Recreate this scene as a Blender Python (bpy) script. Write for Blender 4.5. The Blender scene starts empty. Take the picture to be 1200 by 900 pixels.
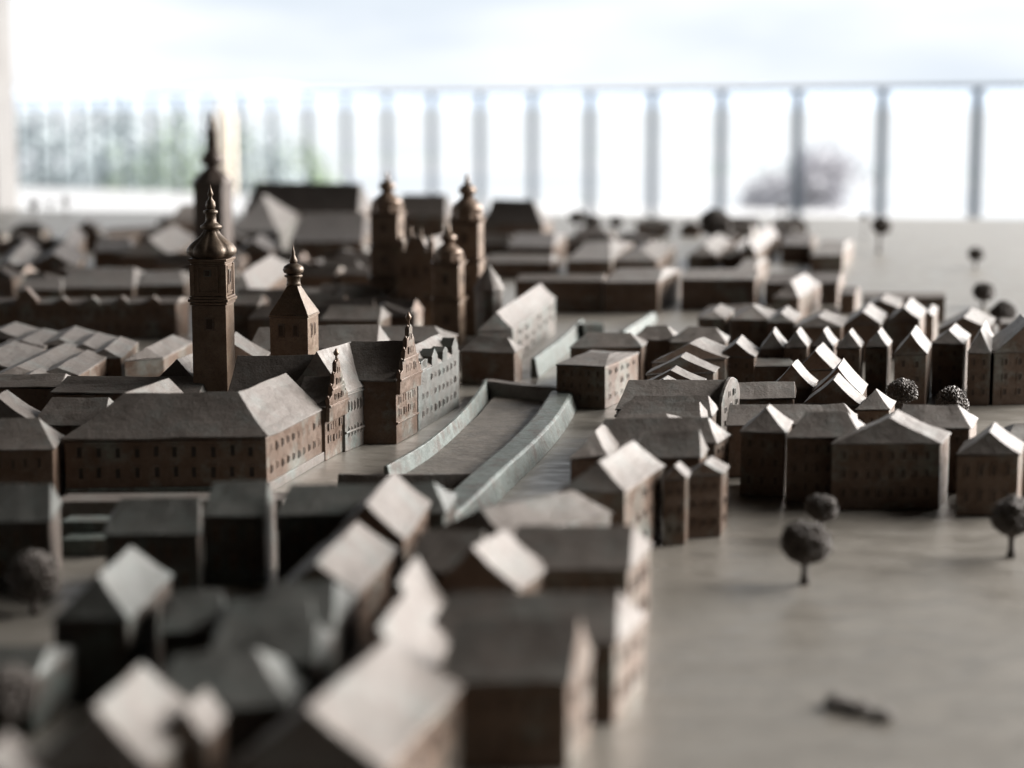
import bpy, bmesh, math, random
from mathutils import Vector, noise as mnoise
random.seed(7)
S = bpy.context.scene
COL = S.collection

# ------------------------------------------------------------------ camera
F_PX, CAM_H = 2239.0, 0.30            # focal length in photograph pixels (1200 wide), lens height above the model plate
PITCH = math.atan(326 / F_PX)
cam = bpy.data.cameras.new('camera')
cam.sensor_width = 36.0
cam.lens = 36.0 * F_PX / 1200.0
cam.clip_start, cam.clip_end = 0.05, 9000
cam.dof.use_dof = True
cam.dof.focus_distance = 1.70
cam.dof.aperture_fstop = 3.7
cam.dof.aperture_blades = 0
co = bpy.data.objects.new('camera', cam); COL.objects.link(co)
co.location = (0, 0, CAM_H); co.rotation_euler = (math.pi / 2 - PITCH, 0, 0)
S.camera = co

# ------------------------------------------------------------------ sky, sun, exposure
w = bpy.data.worlds.new('World'); S.world = w; w.use_nodes = True
nt = w.node_tree; nt.nodes.clear()
def wn(t, **k):
    n = nt.nodes.new(t)
    for a, b in k.items(): setattr(n, a, b)
    return n
out = wn('ShaderNodeOutputWorld'); bg = wn('ShaderNodeBackground')
tc = wn('ShaderNodeTexCoord'); mp = wn('ShaderNodeMapping'); ns = wn('ShaderNodeTexNoise'); rp = wn('ShaderNodeValToRGB')
mp.inputs['Scale'].default_value = (1, 1, 4)
ns.inputs['Scale'].default_value = 3.2; ns.inputs['Detail'].default_value = 5
rp.color_ramp.elements[0].position = .40; rp.color_ramp.elements[0].color = (.46, .505, .555, 1)
rp.color_ramp.elements[1].position = .66; rp.color_ramp.elements[1].color = (.72, .73, .74, 1)
nt.links.new(tc.outputs['Generated'], mp.inputs['Vector']); nt.links.new(mp.outputs['Vector'], ns.inputs['Vector'])
nt.links.new(ns.outputs['Fac'], rp.inputs['Fac']); nt.links.new(rp.outputs['Color'], bg.inputs['Color'])
bg.inputs['Strength'].default_value = .33
nt.links.new(bg.outputs[0], out.inputs[0])
sun = bpy.data.lights.new('sun', 'SUN'); sun.energy = 3.5; sun.angle = math.radians(50); sun.color = (1, .98, .96)
so = bpy.data.objects.new('sun', sun); COL.objects.link(so)
SUN_EL, SUN_AZ = math.radians(27), math.radians(27)      # from the right, a little behind the model
sd = Vector((math.cos(SUN_EL) * math.cos(SUN_AZ), math.cos(SUN_EL) * math.sin(SUN_AZ), math.sin(SUN_EL)))
so.rotation_euler = sd.to_track_quat('Z', 'Y').to_euler(); so.location = sd * 6
S.view_settings.view_transform = 'Standard'; S.view_settings.look = 'None'
S.view_settings.gamma = 1; S.view_settings.use_curve_mapping = False
S.view_settings.exposure = 2.4
S.render.engine = 'CYCLES'
S.cycles.use_denoising = True
S.cycles.max_bounces = 6; S.cycles.diffuse_bounces = 3; S.cycles.glossy_bounces = 3
S.cycles.sample_clamp_indirect = 6

# ------------------------------------------------------------------ materials
MAT = {}
def material(name, c0, c1, metallic=.5, rough=.45, scale=40, patina=None, pscale=25, plo=.52, phi=.68, bump=.35, bscale=500, bdist=.0006, stretch=None, stain=.35, spec=.5):
    m = bpy.data.materials.new(name); m.use_nodes = True; t = m.node_tree; N = t.nodes; L = t.links
    b = N['Principled BSDF']
    g = N.new('ShaderNodeNewGeometry'); vec = g.outputs['Position']
    if stretch:
        mpn = N.new('ShaderNodeMapping'); mpn.inputs['Scale'].default_value = stretch
        L.new(vec, mpn.inputs['Vector']); vec2 = mpn.outputs['Vector']
    else: vec2 = vec
    def nz(sc, det=5, v=vec2, ro=.6):
        n = N.new('ShaderNodeTexNoise'); n.inputs['Scale'].default_value = sc; n.inputs['Detail'].default_value = det
        n.inputs['Roughness'].default_value = ro; L.new(v, n.inputs['Vector']); return n.outputs['Fac']
    def ramp(fac, a, b_):
        r = N.new('ShaderNodeMapRange'); r.inputs['From Min'].default_value = a; r.inputs['From Max'].default_value = b_
        L.new(fac, r.inputs['Value']); return r.outputs['Result']
    def mix(fac, a, b_):
        x = N.new('ShaderNodeMix'); x.data_type = 'RGBA'
        if isinstance(fac, float): x.inputs['Factor'].default_value = fac
        else: L.new(fac, x.inputs['Factor'])
        for sock, val in ((x.inputs['A'], a), (x.inputs['B'], b_)):
            if isinstance(val, tuple): sock.default_value = (*val, 1)
            else: L.new(val, sock)
        return x.outputs['Result']
    col = mix(ramp(nz(scale), .33, .67), c0, c1)
    if patina: col = mix(ramp(nz(pscale, 7, vec, .7), plo, phi), col, patina)
    if stain:
        s = ramp(nz(scale * 5.3, 6, vec, .7), .30, .50)
        mm = N.new('ShaderNodeMath'); mm.operation = 'MULTIPLY_ADD'; L.new(s, mm.inputs[0]); mm.inputs[1].default_value = stain; mm.inputs[2].default_value = 1 - stain
        vm = N.new('ShaderNodeVectorMath'); vm.operation = 'SCALE'; L.new(col, vm.inputs[0]); L.new(mm.outputs[0], vm.inputs['Scale']); col = vm.outputs[0]
    if stain and metallic > .1:
        sp = N.new('ShaderNodeMapRange'); sp.inputs['From Min'].default_value = .3; sp.inputs['From Max'].default_value = .7
        sp.inputs['To Min'].default_value = .78; sp.inputs['To Max'].default_value = 1.2
        L.new(nz(1500, 3, vec, .7), sp.inputs['Value'])
        v2 = N.new('ShaderNodeVectorMath'); v2.operation = 'SCALE'; L.new(col, v2.inputs[0]); L.new(sp.outputs['Result'], v2.inputs['Scale']); col = v2.outputs[0]
    L.new(col, b.inputs['Base Color'])
    b.inputs['Metallic'].default_value = metallic; b.inputs['Specular IOR Level'].default_value = spec
    rr = N.new('ShaderNodeMapRange'); rr.inputs['To Min'].default_value = rough - .1; rr.inputs['To Max'].default_value = rough + .12
    rr.inputs['From Min'].default_value = .3; rr.inputs['From Max'].default_value = .7
    L.new(nz(scale * 2.3), rr.inputs['Value']); L.new(rr.outputs['Result'], b.inputs['Roughness'])
    if bump:
        bp = N.new('ShaderNodeBump'); bp.inputs['Strength'].default_value = bump; bp.inputs['Distance'].default_value = bdist
        ad = N.new('ShaderNodeMath'); ad.operation = 'MULTIPLY_ADD'; L.new(nz(bscale, 4), ad.inputs[0]); ad.inputs[1].default_value = .5
        L.new(nz(bscale * .18, 3), ad.inputs[2]); L.new(ad.outputs[0], bp.inputs['Height']); L.new(bp.outputs['Normal'], b.inputs['Normal'])
    MAT[name] = m
    return m
VERD = (.30, .40, .36)
material('bronze_wall', (0.102, 0.062, 0.040), (0.146, 0.102, 0.075), .5, .44, 55, (0.186, 0.200, 0.178), 30, .50, .72, .5, 420, .0007)
material('bronze_roof', (0.108, 0.091, 0.079), (0.140, 0.121, 0.106), .28, .56, 70, (0.148, 0.152, 0.139), 34, .5, .75, .7, 480, .0010, stain=.25, spec=.3)
material('bronze_pale', (0.131, 0.109, 0.094), (0.175, 0.153, 0.134), .4, .45, 70, (0.156, 0.178, 0.163), 40, .48, .66, .5, 420, .0007)
material('bronze_tower', (0.150, 0.098, 0.064), (0.205, 0.145, 0.103), .45, .40, 70, (0.187, 0.150, 0.100), 40, .55, .7, .5, 520, .0006)
material('bronze_gold', (0.120, 0.084, 0.055), (0.085, 0.062, 0.044), .55, .47, 120, None, bump=.7, bscale=420, bdist=.0009)
material('bronze_tree', (0.053, 0.043, 0.035), (0.088, 0.072, 0.061), .4, .58, 120, None, bump=.8, bscale=600, bdist=.001)
material('roof_green', (.068, .067, .060), (.094, .092, .083), .4, .55, 70, (.082, .090, .082), 40, .5, .7, .6, 480, .0010, stain=.25)
material('wall_green', (.060, .042, .032), (.085, .066, .053), .4, .50, 55, (.102, .118, .107), 36, .46, .64, .5, 420, .0007)
material('roof_dark', (.062, .050, .042), (.090, .075, .065), .3, .55, 60, (.100, .095, .085), 34, .55, .75, .6, 480, .0010, stain=.25, spec=.3)
material('bronze_dark', (.060, .042, .032), (.085, .062, .048), .4, .50, 70, None, bump=.5, bscale=420, bdist=.0007)
material('wall_patina', (.086, .079, .068), (.116, .112, .100), .3, .5, 60, (.100, .112, .102), 40, .48, .66, .5, 420, .0007)
material('moat_bed', (.085, .070, .055), (.150, .130, .108), .25, .55, 60, (.070, .060, .050), 70, .5, .7, .7, 260, .0012)
material('verdigris', (.076, .089, .078), (.126, .141, .126), .3, .50, 80, (.070, .058, .046), 60, .48, .62, .7, 330, .0010)
material('plate', (.168, .150, .126), (.206, .187, .160), .3, .39, 13, (.142, .128, .109), 26, .52, .75, .20, 300, .0006, (.9, 1.9, 1), .20)
material('window_faint', (.058, .040, .029), (.086, .060, .045), .4, .55, 90, None, bump=.3)
material('window_pit', (.022, .017, .014), (.04, .03, .024), .3, .6, 90, None, bump=.3)
material('terrace', (.31, .305, .30), (.37, .365, .36), 0, .7, 1.2, None, bump=.2, bscale=30, bdist=.003, stain=.1)
material('concrete', (.10, .095, .09), (.13, .122, .114), 0, .8, 3, None, bump=.3, bscale=40, bdist=.003, stain=.15)
material('ceiling', (.045, .04, .035), (.06, .052, .046), 0, .8, 2, None, bump=.2, bscale=30, bdist=.003, stain=.1)
material('rail_paint', (.022, .036, .05), (.034, .052, .07), .2, .45, 6, None, bump=.1, bscale=60, bdist=.001, stain=.1)
material('orange_paint', (.84, .70, .55), (.88, .75, .60), 0, .55, 3, None, bump=.1, bscale=30, bdist=.002, stain=.1)
material('land', (.195, .215, .235), (.255, .262, .268), 0, .9, .06, (.19, .235, .19), .05, .56, .66, 0, stain=0)  # grey-blue tint mixes the background haze into the ground colour
material('hill', (.34, .40, .48), (.38, .44, .51), 0, 1, .004, None, bump=0, stain=0)  # far haze is painted in as pale blue
material('bark', (.06, .045, .035), (.09, .07, .055), 0, .9, 6, None, bump=.4, bscale=30, bdist=.01, stain=.1)
material('leaf_green_hazy', (.27, .34, .22), (.35, .42, .29), 0, .6, 2, None, bump=0, stain=.1)  # leaf green paled, distance haze put into the colour
material('leaf_blue_hazy', (.36, .405, .42), (.44, .485, .49), 0, .6, 2, None, bump=0, stain=.1)  # bluish and pale: aerial haze painted into the leaves
material('leaf_purple_hazy', (.40, .385, .41), (.46, .445, .46), 0, .6, 2, None, bump=0, stain=.1)  # lightened purple, the veil of haze is in the colour

# ------------------------------------------------------------------ helpers
def P(u, v, z=0.0):
    """the point at height z that lies under photograph pixel (u, v)"""
    x = (u - 600) / F_PX; y = (450 - v) / F_PX
    d = Vector((x, math.cos(PITCH) + y * math.sin(PITCH), -math.sin(PITCH) + y * math.cos(PITCH)))
    k = (z - CAM_H) / d.z
    return Vector((d.x * k, d.y * k, z))
GA = math.radians(10)
GX, GY = Vector((math.cos(GA), -math.sin(GA), 0)), Vector((math.sin(GA), math.cos(GA), 0))

def tag(o, label=None, cat=None, group=None, kind=None):
    if label: o['label'] = label
    if cat: o['category'] = cat
    if group: o['group'] = group
    if kind: o['kind'] = kind
    return o
def empty(name, loc, label, cat, group=None):
    o = bpy.data.objects.new(name, None); COL.objects.link(o); o.location = loc; o.empty_display_size = .01
    return tag(o, label, cat, group)
def link(name, me, parent=None, loc=None):
    o = bpy.data.objects.new(name, me); COL.objects.link(o)
    if parent: o.parent = parent
    if loc is not None: o.location = loc
    return o
def mesh(name, verts, faces, mats, fmat=None, origin=Vector(), bevel=0.0, jitter=0.0, smooth=False, sag=None):
    bm = bmesh.new()
    vs = [bm.verts.new(Vector(v) - origin + (Vector((random.uniform(-1, 1), random.uniform(-1, 1), random.uniform(-1, 1))) * jitter if jitter else Vector())) for v in verts]
    for i, fc in enumerate(faces):
        try: f = bm.faces.new([vs[k] for k in fc])
        except ValueError: continue
        f.material_index = fmat[i] if fmat else 0
    bmesh.ops.recalc_face_normals(bm, faces=bm.faces)
    if bevel:
        bmesh.ops.bevel(bm, geom=list(bm.edges), offset=bevel, segments=2, profile=.6, affect='EDGES', clamp_overlap=True)
    if sag:
        z0, z1, amp, conc = sag
        lens = [e for e in bm.edges if e.calc_length() > .010]
        bmesh.ops.subdivide_edges(bm, edges=lens, cuts=4, use_grid_fill=True)
        for v in bm.verts:
            p = v.co + origin; t = min(max((v.co.z - z0) / (z1 - z0), 0), 1)
            v.co.z -= conc * (z1 - z0) * 4 * t * (1 - t) - amp * mnoise.noise(p * 34) - amp * .5 * mnoise.noise(p * 95)
            v.co.x += amp * .6 * mnoise.noise(p * 40 + Vector((9, 0, 0)))
    me = bpy.data.meshes.new(name)
    bm.to_mesh(me); bm.free()
    for m in (mats if isinstance(mats, (list, tuple)) else [mats]): me.materials.append(MAT[m])
    if smooth:
        for p in me.polygons: p.use_smooth = True
    return me
def box_vf(o, ax, ay, az):
    v = [o, o + ax, o + ax + ay, o + ay]; v += [q + az for q in v]
    return v, [(0, 3, 2, 1), (4, 5, 6, 7), (0, 1, 5, 4), (1, 2, 6, 5), (2, 3, 7, 6), (3, 0, 4, 7)]
def merge(*vfs):
    V, Fs = [], []
    for v, f in vfs:
        k = len(V); V += list(v); Fs += [tuple(i + k for i in q) for q in f]
    return V, Fs
def cbox(c, sx, sy, z0, z1, gx=None, gy=None):
    gx = gx or GX; gy = gy or GY
    o = Vector((c.x, c.y, z0)) - gx * sx / 2 - gy * sy / 2
    return box_vf(o, gx * sx, gy * sy, Vector((0, 0, z1 - z0)))
def lathe(c, prof, n=8, rot=0.0, sq=False):
    """surface of revolution; prof = [(radius, z)]"""
    V, Fs = [], []
    for r, z in prof:
        for k in range(n):
            a = rot + 2 * math.pi * k / n
            V.append(Vector((c.x + r * math.cos(a), c.y + r * math.sin(a), z)))
    for j in range(len(prof) - 1):
        for k in range(n):
            k2 = (k + 1) % n
            Fs.append((j * n + k, j * n + k2, (j + 1) * n + k2, (j + 1) * n + k))
    Fs.append(tuple(range(n))[::-1]); Fs.append(tuple((len(prof) - 1) * n + k for k in range(n)))
    return V, Fs
SQ = math.pi / 4 - GA

# one window shape, shared by all: a proud surround and a deep dark pane (unit size, depth along -y)
def window_mesh():
    o, i, d = .5, .30, 1.0
    R = lambda s, t, y: [(-s, y, -t), (s, y, -t), (s, y, t), (-s, y, t)]
    V = R(o, o, .0) + R(o, o, -d) + R(i, i * 1.25, -d) + R(i, i * 1.25, -.15)
    Fs, fm = [], []
    for a in (0, 4, 8):
        for k in range(4):
            k2 = (k + 1) % 4
            Fs.append((a + k, a + k2, a + 4 + k2, a + 4 + k)); fm.append(1 if a == 8 else 0)
    Fs.append((12, 13, 14, 15)); fm.append(1)
    return [mesh('window', V, Fs, [m, p], fm) for m, p in (('bronze_wall', 'window_faint'), ('bronze_pale', 'window_pit'), ('bronze_wall', 'window_pit'))]
WIN = window_mesh()
def windows(parent, a, b, z0, z1, rows, cols, pale=0, fw=.40, fh=.52, depth=.0006, m=.06):
    """rows x cols windows on the wall that runs a -> b, seen from the right hand side of that direction"""
    d = (b - a); L = d.length; d = d.normalized(); ang = math.atan2(d.y, d.x)
    cw = L * (1 - 2 * m) / cols; ch = (z1 - z0) / rows
    nrm = Vector((d.y, -d.x, 0))
    for r in range(rows):
        for c in range(cols):
            p = a + d * (L * m + cw * (c + .5)) + nrm * .0001
            o = link('window', WIN[pale], parent)
            o.location = Vector((p.x, p.y, z0 + ch * (r + .5))) - parent.location
            o.rotation_euler = (random.uniform(-.02, .02), random.uniform(-.03, .03), ang)
            o.location += Vector((random.uniform(-.04, .04) * cw, 0, random.uniform(-.04, .04) * ch))
            o.scale = (min(cw * fw, .009) * random.uniform(.9, 1.1), depth, min(ch * fh, .013) * random.uniform(.9, 1.08))

FOOT = []
def hbody(root, A, B, C, D, e, r, axis, hip, wall='bronze_wall', roof='bronze_roof', z0=0.0, over=.0012):
    org = root.location
    up = lambda q, z: Vector((q.x, q.y, z))
    q = [A, B, C, D]
    V = [up(k, z0) for k in q] + [up(k, e) for k in q]
    Fs = [(0, 1, 5, 4), (1, 2, 6, 5), (2, 3, 7, 6), (3, 0, 4, 7), (3, 2, 1, 0), (4, 5, 6, 7)]
    wl = link('walls', mesh('walls', V, Fs, wall, None, org, .0009, .0003), root)
    FOOT.append(((A + B + C + D) / 4, max((A - C).length, (B - D).length) / 2))
    cen = (A + B + C + D) / 4
    def ov(k):
        d = up(k, 0) - up(cen, 0); return up(k + d.normalized() * over * 1.4, 0)
    E = [ov(k) for k in q]
    if axis == 'x': p0, p1 = (A + D) / 2, (B + C) / 2
    else: p0, p1 = (A + B) / 2, (D + C) / 2
    r0 = p0.lerp(p1, max(hip[0], .004)); r1 = p1.lerp(p0, max(hip[1], .004))
    t = .0014
    V = [up(k, e + .0002) for k in E] + [up(k, e + t) for k in E] + [up(r0, r), up(r1, r)]
    Fs = [(3, 2, 1, 0), (0, 1, 5, 4), (1, 2, 6, 5), (2, 3, 7, 6), (3, 0, 4, 7)]
    fm = [0] * 5
    if axis == 'x':
        Fs += [(4, 5, 9, 8), (6, 7, 8, 9), (5, 6, 9), (7, 4, 8)]
    else:
        Fs += [(5, 6, 9, 8), (7, 4, 8, 9), (4, 5, 8), (6, 7, 9)]
    g0 = 1 if hip[0 if axis == 'y' else 1] == 0 else 0
    g1 = 1 if hip[1 if axis == 'y' else 0] == 0 else 0
    fm += [0, 0, g0, g1]
    link('roof', mesh('roof', V, Fs, [roof, wall], fm, org, .0009, .0004, sag=(e, r, .0011, .055)), root)
    return wl
def house(label, A, B, C, e=.050, r=.070, axis='x', hip=(0, 0), wf=None, wr=None, group=None, name='house', wall='bronze_wall', roof='bronze_roof', cat='house', chim=0, pale=0):
    A = P(*A, e); B = P(*B, e)
    if isinstance(C, tuple): C = P(*C, e)
    else: C = B + GY * C
    D = A + C - B
    c = (A + B + C + D) / 4
    root = empty(name, (c.x, c.y, 0), label, cat, group)
    hbody(root, A, B, C, D, e, r, axis, hip, wall, roof)
    f0 = Vector((0, 0, 0))
    if wf: windows(root, Vector((A.x, A.y, 0)), Vector((B.x, B.y, 0)), e * .12, e * .97, *wf, pale=pale)
    if wr: windows(root, Vector((B.x, B.y, 0)), Vector((C.x, C.y, 0)), e * .12, e * .97, *wr, pale=2 if wall == 'bronze_wall' else 1, fw=.34, fh=.42)
    for k in range(chim):
        p = A.lerp(B, random.uniform(.25, .75)).lerp(D.lerp(C, .5), random.uniform(.4, .7))
        link('chimney', mesh('chimney', *cbox(p, .005, .004, e + (r - e) * .3, r + .004), 'bronze_wall', None, root.location, .0004, .0002), root)
    return root, (A, B, C, D)

# ------------------------------------------------------------------ the setting
FLOOR = -0.68
def sheet(name, pts, z, mat, thick=0.0, kind='structure'):
    V = [Vector((x, y, z)) for x, y in pts]; n = len(V); Fs = [tuple(range(n))]
    if thick:
        V += [Vector((x, y, z - thick)) for x, y in pts]; Fs.append(tuple(range(n, 2 * n))[::-1])
        Fs += [(k, (k + 1) % n, n + (k + 1) % n, n + k) for k in range(n)]
    return tag(link(name, mesh(name, V, Fs, mat)), kind=kind)
sheet('model_plate', [(-2.6, .45), (2.6, .45), (2.6, 4.95), (-2.6, 5.75)], 0, 'plate', .05)
sheet('plinth', [(-2.3, .8), (2.3, .8), (2.3, 4.7), (-2.3, 5.4)], -.052, 'concrete', .626)
sheet('terrace_floor', [(-30, -6), (16, -6), (16, 10.2), (-22.6, 33.0), (-30, 37.6)], FLOOR, 'terrace', .4)
sheet('land', [(-5000, -40), (5000, -40), (5000, 7000), (-5000, 7000)], FLOOR - 2.6, 'land')
sheet('shelter_ceiling', [(-6.0, -3.4), (2.4, -3.4), (2.4, 7.4), (-6.0, 7.4)], 2.25, 'ceiling', .2)
sheet('light_block_wall', [(-2.6, -3.2), (2.3, -3.2), (2.3, -3.0), (-2.6, -3.0)], 2.045, 'ceiling', 2.72)  # unseen wall added behind the camera to block fill light
sheet('light_block_wall', [(-2.8, -3.2), (-2.605, -3.2), (-2.605, .95), (-2.8, .95)], 2.045, 'ceiling', 2.72)  # unseen left wall, added to darken the near house fronts
sheet('light_block_wall', [(2.1, -2.995), (2.3, -2.995), (2.3, .35), (2.1, .35)], 2.045, 'ceiling', 2.72)  # unseen right wall, added to keep front-right sky off the fronts
# hills along the horizon
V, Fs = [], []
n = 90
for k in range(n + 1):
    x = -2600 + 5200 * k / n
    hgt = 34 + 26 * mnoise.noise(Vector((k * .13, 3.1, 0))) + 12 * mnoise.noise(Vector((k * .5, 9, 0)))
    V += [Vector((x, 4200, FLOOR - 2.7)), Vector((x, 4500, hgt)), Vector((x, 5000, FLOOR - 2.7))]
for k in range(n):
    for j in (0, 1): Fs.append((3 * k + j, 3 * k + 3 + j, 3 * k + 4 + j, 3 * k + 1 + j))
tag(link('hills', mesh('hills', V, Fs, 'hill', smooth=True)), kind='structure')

# pillar of the shelter
pr = empty('pillar', (-2.06, 7.0, FLOOR), 'beige shelter pillar at the left edge of the picture', 'pillar')
link('shaft', mesh('shaft', *box_vf(Vector((-.22, -.16, .12)), Vector((.44, 0, 0)), Vector((0, .32, 0)), Vector((0, 0, 2.605))), 'concrete', bevel=.01), pr)
link('base', mesh('base', *box_vf(Vector((-.27, -.21, .001)), Vector((.54, 0, 0)), Vector((0, .42, 0)), Vector((0, 0, .118))), 'concrete', bevel=.01), pr)

# railing: posts 0.8 m apart on a line that recedes to the left
def rail_pt(k):
    u = (1140 - 49.3 * k) / (1 + .0589 * k); Z = 11.4 * (1 + .0589 * k)
    return Vector(((u - 600) / F_PX * Z, Z, 0))
rr = empty('railing', (rail_pt(0).x, rail_pt(0).y, FLOOR), 'long blue grey metal railing with upright bars behind the model', 'railing')
rd = (rail_pt(20) - rail_pt(0)).normalized(); rn = Vector((-rd.y, rd.x, 0))
def bar(p, q, wd, dp, z0, z1):
    return box_vf(p - rn * dp / 2 + Vector((0, 0, z0)), q - p, rn * dp, Vector((0, 0, z1 - z0)))
org = rail_pt(0)
pm = mesh('post', *bar(Vector() - rd * .034, Vector() + rd * .034, 0, .03, .002, 1.07), 'rail_paint', bevel=.004)
for k in range(-2, 25):
    link('post', pm, rr, rail_pt(k) - org)
link('top_rail', mesh('top_rail', *bar(rail_pt(-3) - org, rail_pt(26) - org, 0, .06, 1.072, 1.10), 'rail_paint', bevel=.005), rr)
# orange post beyond the railing
c = Vector(((266 - 600) / F_PX * 26, 26, 0))
op = empty('marker_post', (c.x, c.y, FLOOR - 2.6), 'tall orange post standing beyond the railing behind the far spire', 'post')
link('shaft', mesh('shaft', *box_vf(Vector((-.11, -.11, 0)), Vector((.22, 0, 0)), Vector((0, .22, 0)), Vector((0, 0, 3.45))), 'orange_paint', bevel=.02), op)
link('cap', mesh('cap', *box_vf(Vector((-.07, -.07, 3.45)), Vector((.14, 0, 0)), Vector((0, .14, 0)), Vector((0, 0, .22))), 'orange_paint', bevel=.02), op)

def leafy_tree(label, u, dist, width, height, mat, group='trees and bushes beyond the railing', name='tree'):
    x = (u - 600) / F_PX * dist; z0 = FLOOR - 2.6
    root = empty(name, (x, dist, z0), label, 'tree', group)
    link('trunk', mesh('trunk', *lathe(Vector(), [(width * .05, 0), (width * .035, height * .45), (width * .015, height * .8)], 7), 'bark', smooth=True), root)
    V, Fs = [], []
    cl = [(Vector((random.gauss(0, .27), random.gauss(0, .27), random.uniform(-.32, .36))), random.uniform(.12, .25)) for _ in range(26)]
    for i in range(2600):
        c, r = random.choice(cl)
        d = Vector((random.gauss(0, 1), random.gauss(0, 1), random.gauss(0, 1))).normalized() * r * random.random() ** .4
        p = c + d; p = Vector((p.x * width, p.y * width, height * .62 + p.z * height * .95))
        s = width * random.uniform(.02, .045)
        a = Vector((random.gauss(0, 1), random.gauss(0, 1), random.gauss(0, 1))).normalized() * s
        b = a.cross(Vector((random.gauss(0, 1), random.gauss(0, 1), random.gauss(0, 1)))).normalized() * s * .6
        k = len(V); V += [p - a, p + b, p + a, p - b]; Fs.append((k, k + 1, k + 2, k + 3))
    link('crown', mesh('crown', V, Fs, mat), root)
leafy_tree('blue green tree behind the railing bars at the far left', 62, 27, 2.0, 3.3, 'leaf_blue_hazy')
leafy_tree('blue green tree second from the left behind the railing bars', 122, 29, 1.9, 3.1, 'leaf_blue_hazy')
leafy_tree('broad green tree third from the left behind the railing bars', 168, 31, 2.1, 3.4, 'leaf_blue_hazy')
leafy_tree('pale green tree just left of the far spire behind the railing', 215, 28, 1.6, 3.1, 'leaf_green_hazy')
leafy_tree('blue green bush right of the orange post behind the railing', 300, 27, 1.6, 3.2, 'leaf_blue_hazy')
leafy_tree('green bush second to the right of the orange post', 340, 30, 1.5, 3.0, 'leaf_green_hazy')
leafy_tree('bright green bush behind the railing above the left twin tower', 490, 24, .95, 1.75, 'leaf_green_hazy')
leafy_tree('bright green bush behind the railing above the right twin tower', 585, 24, .9, 1.7, 'leaf_green_hazy')
leafy_tree('dull purple rounded bush behind the railing on the right', 930, 40, 2.5, 2.6, 'leaf_purple_hazy')

# ------------------------------------------------------------------ moat and its walls
def wall_run(name, label, pts, wd, hgt, mat='verdigris', z0=0.0, group='bronze walls of the moat'):
    """a wall that follows pts (its right hand foot line), wd thick to the left"""
    n = len(pts); L = []
    for i, p in enumerate(pts):
        d = (pts[min(i + 1, n - 1)] - pts[max(i - 1, 0)]); d.z = 0; d.normalize()
        L.append(Vector((-d.y, d.x, 0)))
    V = []
    for p, l in zip(pts, L):
        V += [Vector((p.x, p.y, z0)) - l * .003, Vector((p.x, p.y, z0 + hgt * .90)) + l * wd * .08, Vector((p.x, p.y, z0 + hgt)) + l * wd * .17, Vector((p.x, p.y, z0 + hgt)) + l * wd * .88, Vector((p.x, p.y, z0 + hgt * .93)) + l * wd * .98, Vector((p.x, p.y, z0)) + l * wd]
    Fs = [tuple(range(6))[::-1], tuple(6 * (n - 1) + k for k in range(6))]
    for i in range(n - 1):
        for k in range(6):
            Fs.append((6 * i + k, 6 * i + 6 + k, 6 * i + 6 + (k + 1) % 6, 6 * i + (k + 1) % 6))
    c = sum(pts, Vector()) / n
    o = link(name, mesh(name, V, Fs, mat, None, Vector((c.x, c.y, 0)), .0007, .00012), None, Vector((c.x, c.y, 0)))
    return tag(o, label, 'wall', group)
def curve(pix, z, k=14):
    pts = [P(u, v, z) for u, v in pix]; o = []
    for i in range(len(pts) - 1):
        p0 = pts[max(i - 1, 0)]; p1 = pts[i]; p2 = pts[i + 1]; p3 = pts[min(i + 2, len(pts) - 1)]
        for j in range(k):
            t = j / k
            o.append(.5 * ((2 * p1) + (p2 - p0) * t + (2 * p0 - 5 * p1 + 4 * p2 - p3) * t * t + (3 * p1 - p0 - 3 * p2 + p3) * t ** 3))
    o.append(pts[-1]); return o
wall_run('moat_wall', 'thick green bronze wall along the right side of the moat', curve([(506, 628), (548, 593), (594, 549), (630, 516), (657, 486), (674, 458)], .017), .025, .017)
wall_run('moat_wall', 'thin pale green wall along the left side of the moat below the gabled facades', curve([(455, 546), (505, 516), (548, 478), (573, 444)], .017), .004, .017)
wall_run('moat_wall', 'low dark wall crossing the front end of the moat', curve([(396, 556), (450, 557), (520, 556), (560, 555)], .010), .008, .010, 'bronze_roof')
wall_run('moat_wall', 'dark bridge wall closing the far end of the moat', curve([(562, 446), (610, 452), (676, 457)], .017), .020, .017, 'bronze_roof')
mf = [P(u, v, .0) for u, v in ((470, 562), (575, 560), (622, 528), (648, 497), (660, 468), (585, 462), (560, 492), (515, 532))]
sheet('moat_floor', [(q.x, q.y) for q in mf], .004, 'moat_bed', .003)
wall_run('canal_wall', 'pale green wall of the far canal beside the white roofed hall', curve([(628, 420), (660, 396), (684, 374)], .022), .006, .022)
wall_run('canal_wall', 'pale end wall of the far canal in front of the long dark hall', curve([(684, 380), (708, 379)], .024), .02, .024)
wall_run('canal_wall', 'pale wall stub right of the far canal', curve([(733, 388), (768, 366)], .012), .008, .012)

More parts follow.
